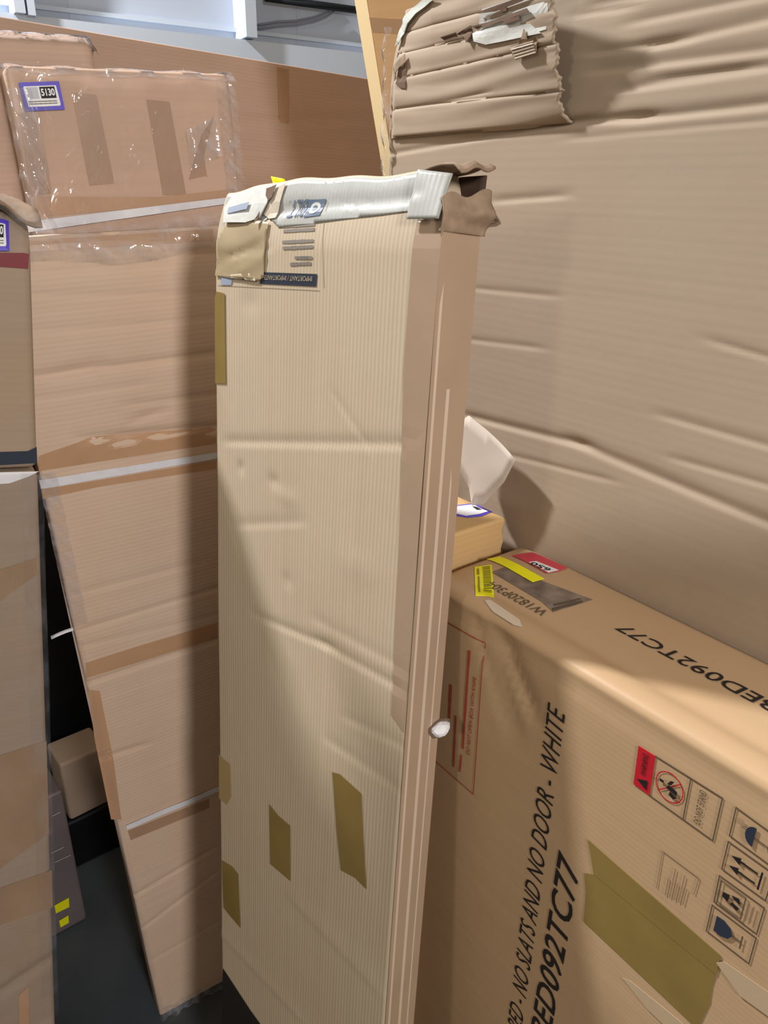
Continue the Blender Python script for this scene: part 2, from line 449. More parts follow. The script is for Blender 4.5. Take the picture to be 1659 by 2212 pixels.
def slab(name, c0, c1, mat, parent=None):
    (x0, y0, z0), (x1, y1, z1) = c0, c1
    V = [(x, y, z) for x in (x0, x1) for y in (y0, y1) for z in (z0, z1)]
    F = [(0, 1, 3, 2), (4, 6, 7, 5), (0, 4, 5, 1), (2, 3, 7, 6), (0, 2, 6, 4), (1, 5, 7, 3)]
    me = bpy.data.meshes.new(name); me.from_pydata(V, [], F); me.update()
    return link(name, me, mat, parent)

# ------------------------------------------------------------------ the setting
structure(slab('floor', (-6, -5, -0.1), (6, 7, 0), 'floor'))
SO = np.array([-0.4552, 1.0688, 0.0])               # near corner of the strapped stack on the floor
SM = rot(32.26, -2.28, -1.04)
WM = rot(32.26)
WO = SO + WM[:, 1] * 2.7
wall = Box('wall_back', WO, WM, 6, 0.1, 3.6, 'x', 'x')
del wall.root['label'], wall.root['category']; structure(wall.root)
slab('wall_panel', (-3.5, 0, 0), (4.5, 0.1, 3.6), 'wall', wall.root)
def wall_bar(name, a, b, proud, mat, h=None):
    (u0, v0), (u1, v1) = wall.uv(a, b, y=-proud)
    return slab(name, (min(u0, u1), -proud, min(v0, v1)), (max(u0, u1), 0, max(v0, v1)), mat, wall.root)
_, vb = wall.uv((560, 90), (560, 150), y=-0.10)
v_hi = wall.uv((560, 89), y=-0.10)[1]; v_lo = v_hi - 0.4
slab('wall_ledge', (-3.5, -0.10, v_lo), (4.5, 0, v_hi), 'beam', wall.root)
v_r = wall.uv((400, 52), y=-0.02)[1]
slab('wall_rail', (-3.5, -0.02, v_r - 0.008), (4.5, 0, v_r + 0.008), 'beam', wall.root)
for xa, xb, yb in ((533, 556, 79), (33, 56, 26), (62, 78, 32)):
    (u0, v0), (u1, _) = wall.uv((xa, yb), (xb, yb), y=-0.14)
    slab('wall_post', (u0, -0.14, v0), (u1, 0, 3.6), 'beam', wall.root)
for px in (150, 640):                               # sheet seams standing proud
    u0 = wall.uv((px, 30))[0]
    slab('sheet_seam', (u0, -0.004, 0), (u0 + 0.012, 0, 3.6), 'wall', wall.root)
a, b = wall.uv((566, -6), (772, 22), y=-0.06)
d = np.array(b) - np.array(a)
pts = [WO + WM @ np.array([a[0] + d[0] * t, -0.06, a[1] + d[1] * t]) for t in (.03, 1.3)]
tag(tube('conduit', pts, 0.016, 'conduit'), 'black conduit pipe running along the top of the white wall', 'pipe')
for k, (dy, lab_) in enumerate(((0, 'thin grey cable drooping on the white wall, upper of two'), (8, 'thin grey cable drooping on the white wall, lower of two'))):
    qs = [(556, 54 + dy), (600, 47 + dy), (640, 45 + dy), (680, 37 + dy), (705, 27 + dy), (724, 14 + dy * .9)]
    pts = [WO + WM @ np.array([u, -0.02 - .016 * k, v]) for u, v in wall.uv(*qs, y=-0.02 - .016 * k)]
    tag(tube('cable', pts, 0.005, 'cable'), lab_, 'cable', 'cables on the white wall')

# ------------------------------------------------------------------ large beige carton on the right, torn at the top
YB = math.degrees(math.atan2(-0.804, 0.595))
BM = rot(YB)
NB = BM[:, 1]
RO = on_plane((835, 350), NB * 0.683, NB); RO[2] = 0
big = Box('large_flat_carton', RO, BM, 1.35, 0.15, 1.80, 'huge beige cardboard carton with torn liner, standing behind the bed carton')
cr = [((838, 335), (1244, 262), .004, .004), ((1244, 262), (1380, 250), .004, .004), ((1380, 258), (1659, 226), .006, .005),
      ((1205, 270), (1378, 256), .005, .004), ((1300, 113), (1455, 92), .005, .004), ((1410, 100), (1659, 42), .005, .006),
      ((1300, 152), (1659, 108), .005, .006), ((1360, 192), (1659, 146), .005, .005), ((1440, 170), (1600, 150), .004, .004),
      ((1000, 300), (1225, 262), .003, .003), ((1080, 435), (1200, 425), .004, .005), ((1030, 625), (1180, 640), .0025, .004),
      ((1015, 735), (1150, 752), .0025, .004), ((1015, 902), (1250, 962), .006, .006), ((1250, 962), (1700, 1150), .006, .007),
      ((1450, 905), (1659, 965), .003, .005), ((1100, 985), (1300, 1035), .003, .004), ((1480, 1000), (1659, 1050), .003, .005),
      ((1390, 45), (1659, -10), .004, .005), ((1560, 745), (1659, 775), .003, .004), ((855, 240), (1050, 205), .003, .003),
      ((1250, 300), (1659, 262), .002, .003), ((1300, 8), (1500, -30), .004, .004), ((1270, 30), (1340, 20), .004, .004)]
big_creases = [(big.uv(p), big.uv(q), a, w) for p, q, a, w in cr]
def big_f(u, v):
    o = waves(u, v, 3, .0009, 9, 6, (.5, 1.6))
    for p, q, a, w in big_creases: o = o + crease(u, v, p, q, a * .5, w * .7, 0.03)
    o = o + 0.02 * np.clip((v - 1.70) / .1, 0, 1) ** 2 * np.clip((0.10 - u) / .1, 0, 1)
    o = o + 0.0006 * np.maximum(0, np.sin(v * 160 + 3 * np.sin(u * 9))) * np.clip((v - 1.66) / .05, 0, 1) * np.clip((.40 - u) / .2, 0, 1)
    return o
big.f = big_f
big.body('card_wall', r=0.009, nu=150, nd=6, nv=760)
# peeled upper-left liner: a torn sheet bulging off the face, free along its right edge
tl, tr_, br_, bl = big.uv((858, 20), (1262, -70), (1228, 268), (850, 300))
TQ = quad(bl, br_, tr_, tl)
def torn(a, b):
    p = TQ(np.zeros(1), np.zeros(1))
    bl_, brr, trr, tll = [np.array(x) for x in (bl, br_, tr_, tl)]
    u = (bl_[0] * (1 - a) + brr[0] * a) * (1 - b) + (tll[0] * (1 - a) + trr[0] * a) * b
    v = (bl_[1] * (1 - a) + brr[1] * a) * (1 - b) + (tll[1] * (1 - a) + trr[1] * a) * b
    u = u + (0.0022 * np.sin(b * 31) + 0.0014 * np.sin(b * 67) + 0.0010 * np.sin(b * 151)) * np.clip((a - .93) / .07, 0, 1)
    lift = 0.003 + 0.042 * a ** 1.6 * np.clip(b, 0, 1) ** .8 + 0.0005 * np.sin(b * 42 + 2 * np.sin(a * 5)) * np.clip(b * 4, 0, 1)
    lift = lift - 0.0028 * np.exp(-((b - .47 - .05 * a) / .012) ** 2) - 0.0028 * np.exp(-((b - .24 + .02 * a) / .010) ** 2) - 0.0022 * np.exp(-((b - .66 - .03 * a) / .010) ** 2) * (a < .6) - 0.002 * np.exp(-((b - .82) / .012) ** 2)
    lift = np.where(b < .02, 0.0006, lift); lift = np.where(a < .02, 0.0008, lift)
    return (u, big.f(u, v) - lift, v)
big.sheet('torn_flap', torn, 90, 110, 'card_wall', thick=-0.0025)
def torn_at(q, extra=0.0):                          # point of the flap below a place on the face
    u, v = q
    A = np.array([[br_[0] - bl[0], tl[0] - bl[0]], [br_[1] - bl[1], tl[1] - bl[1]]])
    s = np.linalg.solve(A, np.array([u - bl[0], v - bl[1]])); a, b = np.clip(s, 0, 1)
    x = torn(np.array([a]), np.array([b])); return (u, float(x[1][0]) - extra, v)
def torn_patch(name, px, mat, extra=0.003, thick=0.0012):
    uvq = big.uv(*px)
    c = np.mean(uvq, 0)
    bm = bmesh.new()
    f = bm.faces.new([bm.verts.new((p[0], p[1], 0)) for p in uvq])
    bmesh.ops.triangulate(bm, faces=[f])
    bmesh.ops.subdivide_edges(bm, edges=bm.edges[:], cuts=3, use_grid_fill=True)
    g = bmesh.ops.extrude_face_region(bm, geom=bm.faces[:])
    for e in g['geom']:
        if isinstance(e, bmesh.types.BMVert): e.co.z += thick
    for v in bm.verts: v.co = torn_at((v.co.x, v.co.y), extra + v.co.z)
    bmesh.ops.recalc_face_normals(bm, faces=bm.faces[:])
    me = bpy.data.meshes.new(name); bm.to_mesh(me); bm.free()
    return link(name, me, mat, big.root)
torn_patch('torn_paper', [(1068, 40), (1075, 26), (1140, 10), (1238, -10), (1238, 30), (1226, 72), (1180, 82), (1120, 68), (1046, 88), (1060, 64)], 'torn_white')
torn_patch('torn_paper', [(1046, 72), (1120, 62), (1190, 60), (1215, 80), (1120, 95), (1078, 101), (1052, 94)], 'torn_white', 0.0046)
for q in ([(1068, 36), (1080, 30), (1180, 4), (1200, 0), (1180, 12), (1110, 32)], [(1050, 62), (1090, 54), (1190, 28), (1196, 36), (1100, 60), (1060, 68)],
          [(1128, 52), (1170, 44), (1172, 52), (1135, 60)], [(1122, 28), (1140, 24), (1138, 32), (1124, 34)],
          [(1010, 78), (1048, 60), (1046, 84), (1036, 96), (1030, 84)], [(972, 84), (1010, 74), (1008, 84), (978, 90)]):
    torn_patch('exposed_flute', q, 'card_inside', 0.0064)
torn_patch('frayed_edge', [(1146, 112), (1170, 92), (1178, 70), (1184, 92), (1206, 88), (1200, 118), (1150, 134), (1143, 124)], 'card_dark', 0.007)
for k in range(5):
    torn_patch('frayed_strip', [(1142 + 2 * k, 106 + 6 * k), (1196 + k, 94 + 6 * k), (1197 + k, 97 + 6 * k), (1143 + 2 * k, 109 + 6 * k)], 'torn_tan', 0.0085)
torn_patch('torn_hole', [(866, 150), (884, 138), (884, 192), (872, 190), (862, 182)], 'card_inside', 0.003)
torn_patch('torn_curl', [(860, 140), (884, 118), (886, 136), (872, 146), (862, 160)], 'card_dark', 0.006)
big.patch('torn_nick', big.uv((1040, 468), (1056, 458), (1078, 476), (1068, 482), (1046, 484)), 'card_inside', off=0.001, thick=0.001)
big.patch('nick_lip', big.uv((1034, 464), (1046, 456), (1068, 456), (1070, 462), (1048, 466), (1038, 474)), 'torn_tan', off=0.002, thick=0.004)
big.patch('puncture', big.uv((888, 262), (894, 256), (899, 258), (896, 266), (891, 267)), 'card_inside', off=0.0035, thick=0.0006)
big.sheet('edge_film', lambda a, b: (-0.004 + 0.014 * a + 0.002 * np.sin(b * 40), -0.004 - 0.004 * np.sin(a * 3.1) - 0.002 * np.sin(b * 55 + a * 6), 1.50 + 0.29 * b), 8, 70, 'film_milky')
torn_patch('crumpled_film', [(856, 66), (868, 34), (890, 18), (935, -4), (962, 0), (930, 18), (905, 30), (880, 52), (866, 90), (852, 100)], plain('greenish_film', (188, 190, 176), .25, .6, noise=.08, nscale=70, bump=.6), 0.006)

# ------------------------------------------------------------------ bed carton
EB = BM[:, 0]
BO = EB * (-0.622) + NB * 0.519
bed = Box('bed_carton', BO, BM, 1.30, 0.163, 1.18, 'brown bed carton lying on its edge with BED092TC77 printed twice, right foreground')
bc = [(bed.uv((1060, 1370)), bed.uv((1110, 1560)), .003, .006), (bed.uv((1090, 1400)), bed.uv((1140, 1520)), .006, .008), (bed.uv((1030, 1360)), bed.uv((1090, 1560)), .003, .006)]
bed.f = lambda u, v: waves(u, v, 8, .0012, 8, 5) + crease(u, v, (-.1, bed.H - .020), (1.4, bed.H - .020), .0025, .0045) + sum(crease(u, v, p, q, a, w, .03) for p, q, a, w in bc)
bed.g = lambda u, d: waves(u, d, 5, .0012, 14, 5) + crease(u, d, (-.1, .038), (1.4, .034), .0022, .008) + 0.006 * np.clip((.05 - u) / .05, 0, 1) ** 2 - 0.002 * np.exp(-((d - .018) / .01) ** 2)
bed.body('card_bed', r=0.011, nu=150, nd=24, nv=110)
# print on the front, reading upwards
def line_text(box, name, txt, b0, b1, t0, mat, **k):  # baseline px b0->b1, cap-height px t0 above b0
    p0, p1, c0 = box.uv(b0, b1, t0)
    d = (np.array(p1) - p0); d /= np.linalg.norm(d)
    y = np.array(c0) - np.array(p0); y = y - d * np.dot(y, d)
    return box.text(name, txt, p0, p1, tuple(y), mat, **k)
line_text(bed, 'printed_text', 'TWIN FLOOR BED - NO SLATS AND NO DOOR - WHITE', (1100, 2420), (1222, 1545), (1072, 2400), 'ink_black', shear=0.12)
line_text(bed, 'printed_text', 'BED092TC77', (1186, 2262), (1254, 1880), (1143, 2238), 'ink_black', shear=0.12, bold=0.012)
# red stamp
rr_ = bed.uv((944, 1330), (1046, 1390), (1022, 1716), (905, 1612))
bed.lines('red_frame', [(rr_[0], rr_[1]), (rr_[1], rr_[2]), (rr_[2], rr_[3])], 'ink_red', width=0.0011)
line_text(bed, 'red_text', 'DO NOT OPEN BOX WITH KNIFE', (1014, 1632), (1030, 1465), (1007, 1628), 'ink_red')
for (p, q, w) in (((1000, 1615), (1015, 1405), .004), ((993, 1665), (997, 1630), .003), ((980, 1655), (986, 1545), .003), ((972, 1550), (976, 1478), .004)):
    P, Q = bed.uv(p, q); n = max(3, int(np.linalg.norm(np.array(Q) - P) / .008)); segs = []
    for i in range(n):
        a = np.array(P) + (np.array(Q) - P) * (i / n); b2 = np.array(P) + (np.array(Q) - P) * ((i + .78) / n)
        segs.append((tuple(a), tuple(b2), w * (.7 + .3 * random.random())))
    bed.lines('red_small_print', segs, 'ink_red')
# warning panel
wq = quad(*bed.uv((1541, 1814.6), (1562, 1723), (1381, 1610), (1370, 1692.5)))
wp = bed.patch('red_block', [wq(0, .785), wq(1, .785), wq(1, 1), wq(0, 1)], 'ink_redblock', off=0.0005)
bed.lines('warning_frame', [(wq(0, 0), wq(1, 0)), (wq(1, 0), wq(1, .785)), (wq(0, 0), wq(0, .785)), (wq(0, .355), wq(1, .355))], 'ink_soft', width=0.0012)
bed.patch('warning_triangle', [wq(.08, .83), wq(.32, .83), wq(.2, .96)], 'ink_black', wp, off=0.0012, thick=.0002)
bed.text('warning_text', 'WARNING', wq(.38, .86), wq(.92, .86), np.array(wq(.38, .93)) - wq(.38, .86), 'ink_black', wp, off=0.0014)
ring = [(wq(.5 + .33 * math.cos(t), .57 + .165 * math.sin(t)), wq(.5 + .33 * math.cos(t + .27), .57 + .165 * math.sin(t + .27))) for t in np.arange(0, 6.28, .26)]
ro = bed.lines('red_ring', ring + [(wq(.27, .69), wq(.73, .45))], 'ink_redblock', width=0.001)
bed.patch('figure', [[wq(.42, .47), wq(.52, .47), wq(.56, .58), wq(.46, .6)], [wq(.55, .6), wq(.68, .56), wq(.7, .52), wq(.58, .55)], [wq(.3, .5), wq(.38, .46), wq(.42, .55), wq(.34, .56)], [wq(.52, .64), wq(.58, .64), wq(.58, .69), wq(.52, .69)]], 'ink_black', ro, off=.0012, thick=.0002)
bed.text('panel_text', 'DO NOT STAND', wq(.12, .16), wq(.9, .16), np.array(wq(.12, .24)) - wq(.12, .16), 'ink_soft', off=0.0008)
# handling symbols
def frame_of(q, inset=0.0): return [(q(0, 0), q(1, 0)), (q(1, 0), q(1, 1)), (q(1, 1), q(0, 1)), (q(0, 1), q(0, 0))]
iq = [quad(*bed.uv(*c)) for c in (((1671, 1873), (1690, 1815), (1591.7, 1743.4), (1577.2, 1804)), ((1654.4, 1944.6), (1672.5, 1886.7), (1574.9, 1816.8), (1560.4, 1875.9)),
                                 ((1635.1, 2017), (1652, 1960.3), (1555.6, 1890.4), (1543.5, 1947)), ((1618.3, 2080.8), (1633.9, 2025.4), (1539.9, 1954.3), (1526.6, 2009.7)))]
q = iq[0]; f0 = bed.lines('symbol_frame', frame_of(q), 'ink_soft', width=.0011)
bed.patch('umbrella', [q(.5 + .33 * math.cos(t), .5 + .2 * math.sin(t)) for t in np.linspace(0, math.pi, 10)], 'ink_navy', f0, off=.001)
bed.lines('umbrella_handle', [(q(.5, .5), q(.5, .2)), (q(.5, .2), q(.38, .17))], 'ink_soft', f0, off=.001)
bed.lines('rain', [(q(.62 + .07 * i, .78), q(.6 + .07 * i, .9)) for i in range(3)], 'ink_faint', f0, width=.0007, off=.001)
q = iq[1]; f1 = bed.lines('symbol_frame', frame_of(q), 'ink_soft', width=.0011)
bed.lines('up_arrow', [(q(.3, .3), q(.3, .68), .0016), (q(.66, .3), q(.66, .68), .0016), (q(.2, .2), q(.78, .2), .0016)], 'ink_black', f1, off=.001)
bed.patch('arrow_head', [[q(.18, .66), q(.42, .66), q(.3, .86)], [q(.54, .66), q(.78, .66), q(.66, .86)]], 'ink_black', f1, off=.0011)
q = iq[2]; f2 = bed.lines('symbol_frame', frame_of(q), 'ink_soft', width=.0011)
bed.lines('inner_frame', [(q(.1, .38), q(.9, .38)), (q(.9, .38), q(.9, .93)), (q(.9, .93), q(.1, .93)), (q(.1, .93), q(.1, .38))], 'ink_soft', f2, off=.001)
bed.patch('symbol_print', [[q(.28, .5), q(.4, .45), q(.45, .62), q(.35, .66)], [q(.55, .45), q(.72, .5), q(.66, .66), q(.58, .6)], [q(.35, .72), q(.62, .7), q(.58, .84), q(.42, .85)]], 'ink_black', f2, off=.001)
bed.lines('small_print', [(q(.2, .28), q(.8, .28), .001), (q(.2, .18), q(.8, .18), .001)], 'ink_faint', f2, off=.001)
q = iq[3]; f3 = bed.lines('symbol_frame', frame_of(q), 'ink_soft', width=.0011)
bed.patch('glass', [q(.22, .85), q(.2, .68), q(.3, .52), q(.5, .45), q(.7, .52), q(.8, .68), q(.78, .85)], 'ink_navy', f3, off=.001)
bed.lines('glass_stem', [(q(.5, .46), q(.5, .25), .0013), (q(.28, .25), q(.72, .25), .0013)], 'ink_soft', f3, off=.001)
# faint worn stamp
sq = quad(*bed.uv((1490, 1965), (1511, 1896), (1432.6, 1837.3), (1418, 1925)))
st = bed.lines('faint_stamp', [(sq(1, 0), sq(1, 1)), (sq(1, 1), sq(.1, 1)), (sq(.5, 0), sq(1, 0))], 'ink_faint', width=.0008)
bed.lines('stamp_lines', [(sq(.05, .2 + .13 * i), sq(.5 + .3 * (i % 2), .2 + .13 * i), .0009) for i in range(5)], 'ink_faint', st, off=.0008)
# olive tape, two strips side by side
bed.patch('tape_strip', bed.uv((1271, 1812), (1558, 2063), (1548, 2105), (1284, 1888)), 'tape_olive', off=.0006)
bed.patch('tape_strip', bed.uv((1263, 1886), (1284, 1888), (1548, 2102), (1539, 2128), (1534, 2165), (1512, 2212), (1508, 2222), (1261, 1990), (1266, 1930)), 'tape_olive', off=.0003)
bed.patch('scuff', bed.uv((1548, 2078), (1566, 2076), (1659, 2140), (1700, 2190), (1690, 2215), (1600, 2150)), plain('scuffed_board', (186, 162, 132), .5, .4), off=.0008)
bed.patch('scuff', bed.uv((1345, 2112), (1362, 2118), (1470, 2205), (1540, 2275), (1500, 2275), (1400, 2180)), bpy.data.materials['scuffed_board'], off=.0004)
# things stuck on the top
yl = bed.patch('yellow_label', bed.td((1025, 1221), (1062, 1219), (1068, 1289), (1027, 1290)), 'yellow', face='top')
yq = quad(*bed.td((1027, 1290), (1025, 1221), (1062, 1219), (1068, 1289)))
bars = []
x = .15
for i in range(15):
    w = random.choice((.02, .03, .045)); bars.append([yq(x, .48), yq(x + w, .48), yq(x + w, .9), yq(x, .9)]); x += w + random.choice((.012, .02, .03))
    if x > .9: break
bed.patch('barcode', bars, 'yellow_ink', yl, off=.0012, thick=.0002, face='top', step=None)
bed.lines('label_print', [(yq(.1, .22), yq(.62, .22), .0018), (yq(.7, .2), yq(.88, .2), .0024)], 'yellow_ink', yl, off=.0012, face='top')
bed.patch('yellow_tape', bed.td((1052, 1204), (1080, 1201), (1176, 1253), (1150, 1260)), 'yellow', off=.0014, face='top')
pk = bed.patch('pink_sticker', bed.td((1106, 1200), (1150, 1195), (1226, 1229), (1206, 1236), (1180, 1240)), 'pink', off=.0010, face='top')
wl = bed.patch('sticker_panel', bed.td((1142, 1218), (1158, 1216), (1206, 1235), (1184, 1240)), 'paper_white', pk, off=.0018, face='top')
a, b2, c = bed.td((1192, 1234), (1152, 1218), (1180, 1240))
bed.text('sticker_number', '650', a, b2, (np.array(c) - a) * .75, 'ink_black', pk, off=.0026, face='top', bold=.02)
sl = bed.patch('shipping_label', bed.td((1062, 1236), (1090, 1226), (1280, 1296), (1195, 1322), (1170, 1300)), plain('smeared_label_film', (120, 106, 96), .25, .6, noise=.45, nscale=45), off=.0003, thick=.0003, face='top')
sq2 = quad(*bed.td((1195, 1320), (1186, 1308), (1268, 1290), (1282, 1296)))
bed.patch('barcode_block', [[sq2(0, 0), sq2(.4, 0), sq2(.4, .75), sq2(0, .75)], [sq2(.7, .1), sq2(.95, .1), sq2(.95, .8), sq2(.7, .8)]], 'ink_soft', sl, off=.001, thick=.0002, face='top')
p0, p1, c0 = bed.td((1188, 1322), (1066, 1256), (1172, 1330))
d = np.array(p1) - p0; d /= np.linalg.norm(d); y = np.array(c0) - p0; y = y - d * np.dot(y, d)
bed.text('printed_text', 'W1820P304', p0, p1, y, 'ink_soft', off=.001, face='top', shear=.1)
p0, p1, c0 = bed.td((1692, 1528), (1352, 1350), (1642, 1528))
d = np.array(p1) - p0; d /= np.linalg.norm(d); y = np.array(c0) - p0; y = y - d * np.dot(y, d)
bed.text('printed_text', 'BED092TC77', p0, p1, y, 'ink_black', off=.0008, face='top', shear=.1, bold=.005)
bed.patch('painted_glint', bed.td((1046, 1300), (1058, 1298), (1122, 1342), (1128, 1356), (1108, 1350), (1064, 1322)), plain('painted_glint_board', (206, 190, 168), .4, .5), off=.0004, face='top')  # pale patch paints the glossy tape's reflection near the front edge

# ------------------------------------------------------------------ small carton behind the bed carton's end
XM = rot(YB + 90)
PB = EB * (-0.632)
e0 = on_plane((1095, 1118), PB, EB)
sw = 0.17
SOo = e0 - XM[:, 0] * sw; hs = e0[2]; SOo[2] = 0
small = Box('small_carton', SOo, XM, sw, 0.10, hs, 'small yellowish carton with purple label on top, wedged behind the bed carton')
small.f = lambda u, v: waves(u, v, 2, .001, 20) + crease(u, v, (0, hs - .025), (.2, hs - .018), .004, .004) + crease(u, v, (0, hs - .055), (.2, hs - .043), .004, .004)
small.body('card_small', r=.005, nu=30, nd=6, nv=90)
def keep(ps, m): return [(min(max(a_, m), sw - m), min(max(b_, m), .10 - m)) for a_, b_ in ps]
pl = small.patch('purple_label', keep(small.td((962, 1096), (1030, 1086), (1080, 1101), (1040, 1116), (1010, 1119), (965, 1112)), .003), 'purple', face='top')
small.patch('label_panel', keep(small.td((968, 1098), (1030, 1089), (1072, 1101), (1036, 1112), (1006, 1116), (970, 1108)), .008), 'paper_white', pl, off=.0012, face='top')
small.patch('label_print', [keep(small.td((1020, 1097), (1040, 1095), (1056, 1099), (1030, 1104)), .012)], 'ink_black', pl, off=.002, face='top', thick=.0002)

# off-white packing sheet sticking up between the cartons
def paper():
    n = NB; c = 0.640
    px = [(1012, 898), (1046, 930), (1108, 994), (1086, 1042), (1048, 1088), (1026, 1090), (1020, 1052), (1000, 1015), (985, 960), (990, 915)]
    pts = [on_plane(q, NB * 0.655, NB) for q in px]
    ctr = sum(pts) / len(pts)
    bm = bmesh.new()
    f = bm.faces.new([bm.verts.new(p - ctr) for p in pts])
    bmesh.ops.triangulate(bm, faces=[f]); bmesh.ops.subdivide_edges(bm, edges=bm.edges[:], cuts=4, use_grid_fill=True)
    for v in bm.verts:
        s = v.co.dot(Vector(EB)); v.co += Vector(NB) * (0.004 * math.sin(s * 38) + 0.005 * math.sin(v.co.z * 18))
    g = bmesh.ops.extrude_face_region(bm, geom=bm.faces[:])
    for e in g['geom']:
        if isinstance(e, bmesh.types.BMVert): e.co -= Vector(NB) * 0.0015
    bmesh.ops.recalc_face_normals(bm, faces=bm.faces[:])
    me = bpy.data.meshes.new('paper_sheet'); bm.to_mesh(me); bm.free()
    o = link('paper_sheet', me, 'paper_sheet', None, True); o.location = ctr
    return tag(o, 'loose off-white packing sheet sticking up behind the pale central carton', 'paper')
paper()

# ------------------------------------------------------------------ central pale carton leaning back
KC = 0.83
CM = rot(-46.5207, -2.7067, -5.8672)
CB = at_z(479, 2200, 0); CB = np.array([KC * CB[0], KC * CB[1], CAMH + KC * (CB[2] - CAMH)])
zx = CM[:, 2]
drop = (CB[2] - 0.006) / zx[2]
CO = CB - zx * drop
CWd, CT, CH = 0.4637 * KC, 0.0705 * KC, 1.6133 * KC + drop
cen = Box('flat_pack_carton', CO, CM, CWd, CT, CH, 'tall pale ribbed carton with upside-down blue logo, leaning back in the centre')
cc = [((478, 556), (566, 540), .003, .004), ((600, 452), (870, 430), .004, .005), ((560, 470), (640, 455), .004, .004),
      ((500, 956), (868, 962), .003, .005), ((560, 1335), (700, 1395), .003, .005), ((700, 1395), (850, 1482), .003, .005),
      ((520, 1135), (640, 1130), .002, .006), ((690, 1345), (860, 1440), .0015, .006), ((730, 870), (780, 945), .0016, .004),
      ((760, 1560), (880, 1620), .002, .006), ((720, 1610), (850, 1700), .002, .007), ((470, 2010), (640, 2190), -.002, .01), ((640, 1950), (800, 2120), -.002, .012)]
cen_cr = [(cen.uv(p), cen.uv(q), a, w) for p, q, a, w in cc]
cd = [((590, 1040), .003, .012, .008), ((520, 1010), .003, .008, .008), ((620, 1255), .002, .01, .01), ((540, 655), .002, .02, .012), ((770, 1220), -.002, .03, .02), ((620, 1075), -.002, .02, .01)]
cen_d = [(cen.uv(p), a, x_, y_) for p, a, x_, y_ in cd]
v_top = CH
def cen_f(u, v):
    o = waves(u, v, 11, .0012, 14, 7)
    for p, q, a, w in cen_cr: o = o + crease(u, v, p, q, a * .5, w, .03)
    for p, a, x_, y_ in cen_d: o = o + dimple(u, v, p, a * .5, x_, y_)
    tb = np.clip((v - (v_top - .075)) / .075, 0, 1)
    o = o + .016 * tb ** 1.5
    o = o + .002 * np.clip((.06 - u) / .06, 0, 1) * np.clip((v - (v_top - .16)) / .16, 0, 1)
    return o
cen.f = cen_f
cen_rim = lambda u: 0.006 * np.clip((.10 - u) / .1, 0, 1) + 0.001 * np.sin(u * 70) + 0.0016 * np.sin(u * 23 + 1) + 0.030 * np.clip((u - (CWd - .034)) / .010, 0, 1)
cen.zs = lambda u, v: cen_rim(np.asarray(u, float)) * np.clip((np.asarray(v, float) - (CH - .05)) / .05, 0, 1)
cen.body('card_central', r=.0045, nu=130, nd=10, nv=420)
def U(*q): return cen.uv(*q)
# kraft edge tape along the front right edge, wrapping on to the side
cen.patch('edge_tape', [U((896, 470)), U((958, 440)), (CWd - .002, U((866, 1580))[1]), U((845, 1545)), U((862, 1200)), U((872, 800))], 'tape_pink', off=.0003)
cen.patch('edge_tape', [(0.001, .05), (CT * .95, .05), (CT * .95, CH - .055), (.001, CH - .055)], 'tape_pink', face='right', off=.0003)
for k, (a0, a1) in enumerate(((.10, .16), (.42, .50), (.70, .74))):  # pale stripes paint the highlight streaks on the glossy side tape
    cen.patch('painted_highlight', [(CT * a0, .1), (CT * a1, .1), (CT * a1, CH - .10 - .1 * k), (CT * a0, CH - .12 - .08 * k)], plain('painted_streak', (206, 186, 166), .35, .5) if k == 0 else bpy.data.materials['painted_streak'], face='right', off=.0006, thick=.0002)
# clear tape over the top edge, its sheen painted in as pale colour
cen.patch('clear_tape', [(x_, CH - .003) for x_ in np.linspace(.006, CWd - .037, 24)] + U((940, 432), (900, 452), (760, 470), (600, 492), (575, 470), (478, 540)), 'painted_sheen', off=.0005, thick=.0002, step=.005, smooth=True)
# torn patch top left: brown tape and pale liner pieces
cen.patch('kraft_tape', U((468, 520), (484, 474), (560, 476), (578, 480), (572, 600), (560, 608), (546, 590), (466, 596)), 'tape_kraft', off=.0012, thick=.0002, step=.005, smooth=True,
          extra=lambda u, v: .0005 * (1 + np.sin(u * 60 + v * 90)) - .0012 * np.exp(-((v - CH + .085 - .3 * (u - .04)) / .004) ** 2) + .0008 * np.exp(-((v - CH + .105 - .35 * (u - .05)) / .006) ** 2))
cen.patch('torn_liner', U((476, 440), (488, 408), (556, 400), (574, 412), (568, 440), (556, 470), (530, 480), (482, 478)), 'torn_white', off=.0030, thick=.0012,
          extra=lambda u, v: .0008 * (1 + np.sin(u * 45 + 1)))
lg = cen.patch('pale_logo', U((488, 440), (533, 434), (531, 450), (488, 456)), 'ink_palelogo', off=.0062, thick=.0002)
cen.patch('gash', U((562, 404), (582, 396), (578, 424), (572, 432), (564, 420)), 'card_inside', off=.0046, thick=.0004)
cen.patch('gash', U((552, 474), (560, 456), (560, 470), (553, 484)), 'card_inside', off=.0066, thick=.0004)
cen.patch('liner_strip', U((580, 400), (598, 396), (590, 470), (576, 472), (562, 462), (572, 434)), 'torn_tan', off=.0020, thick=.0006)
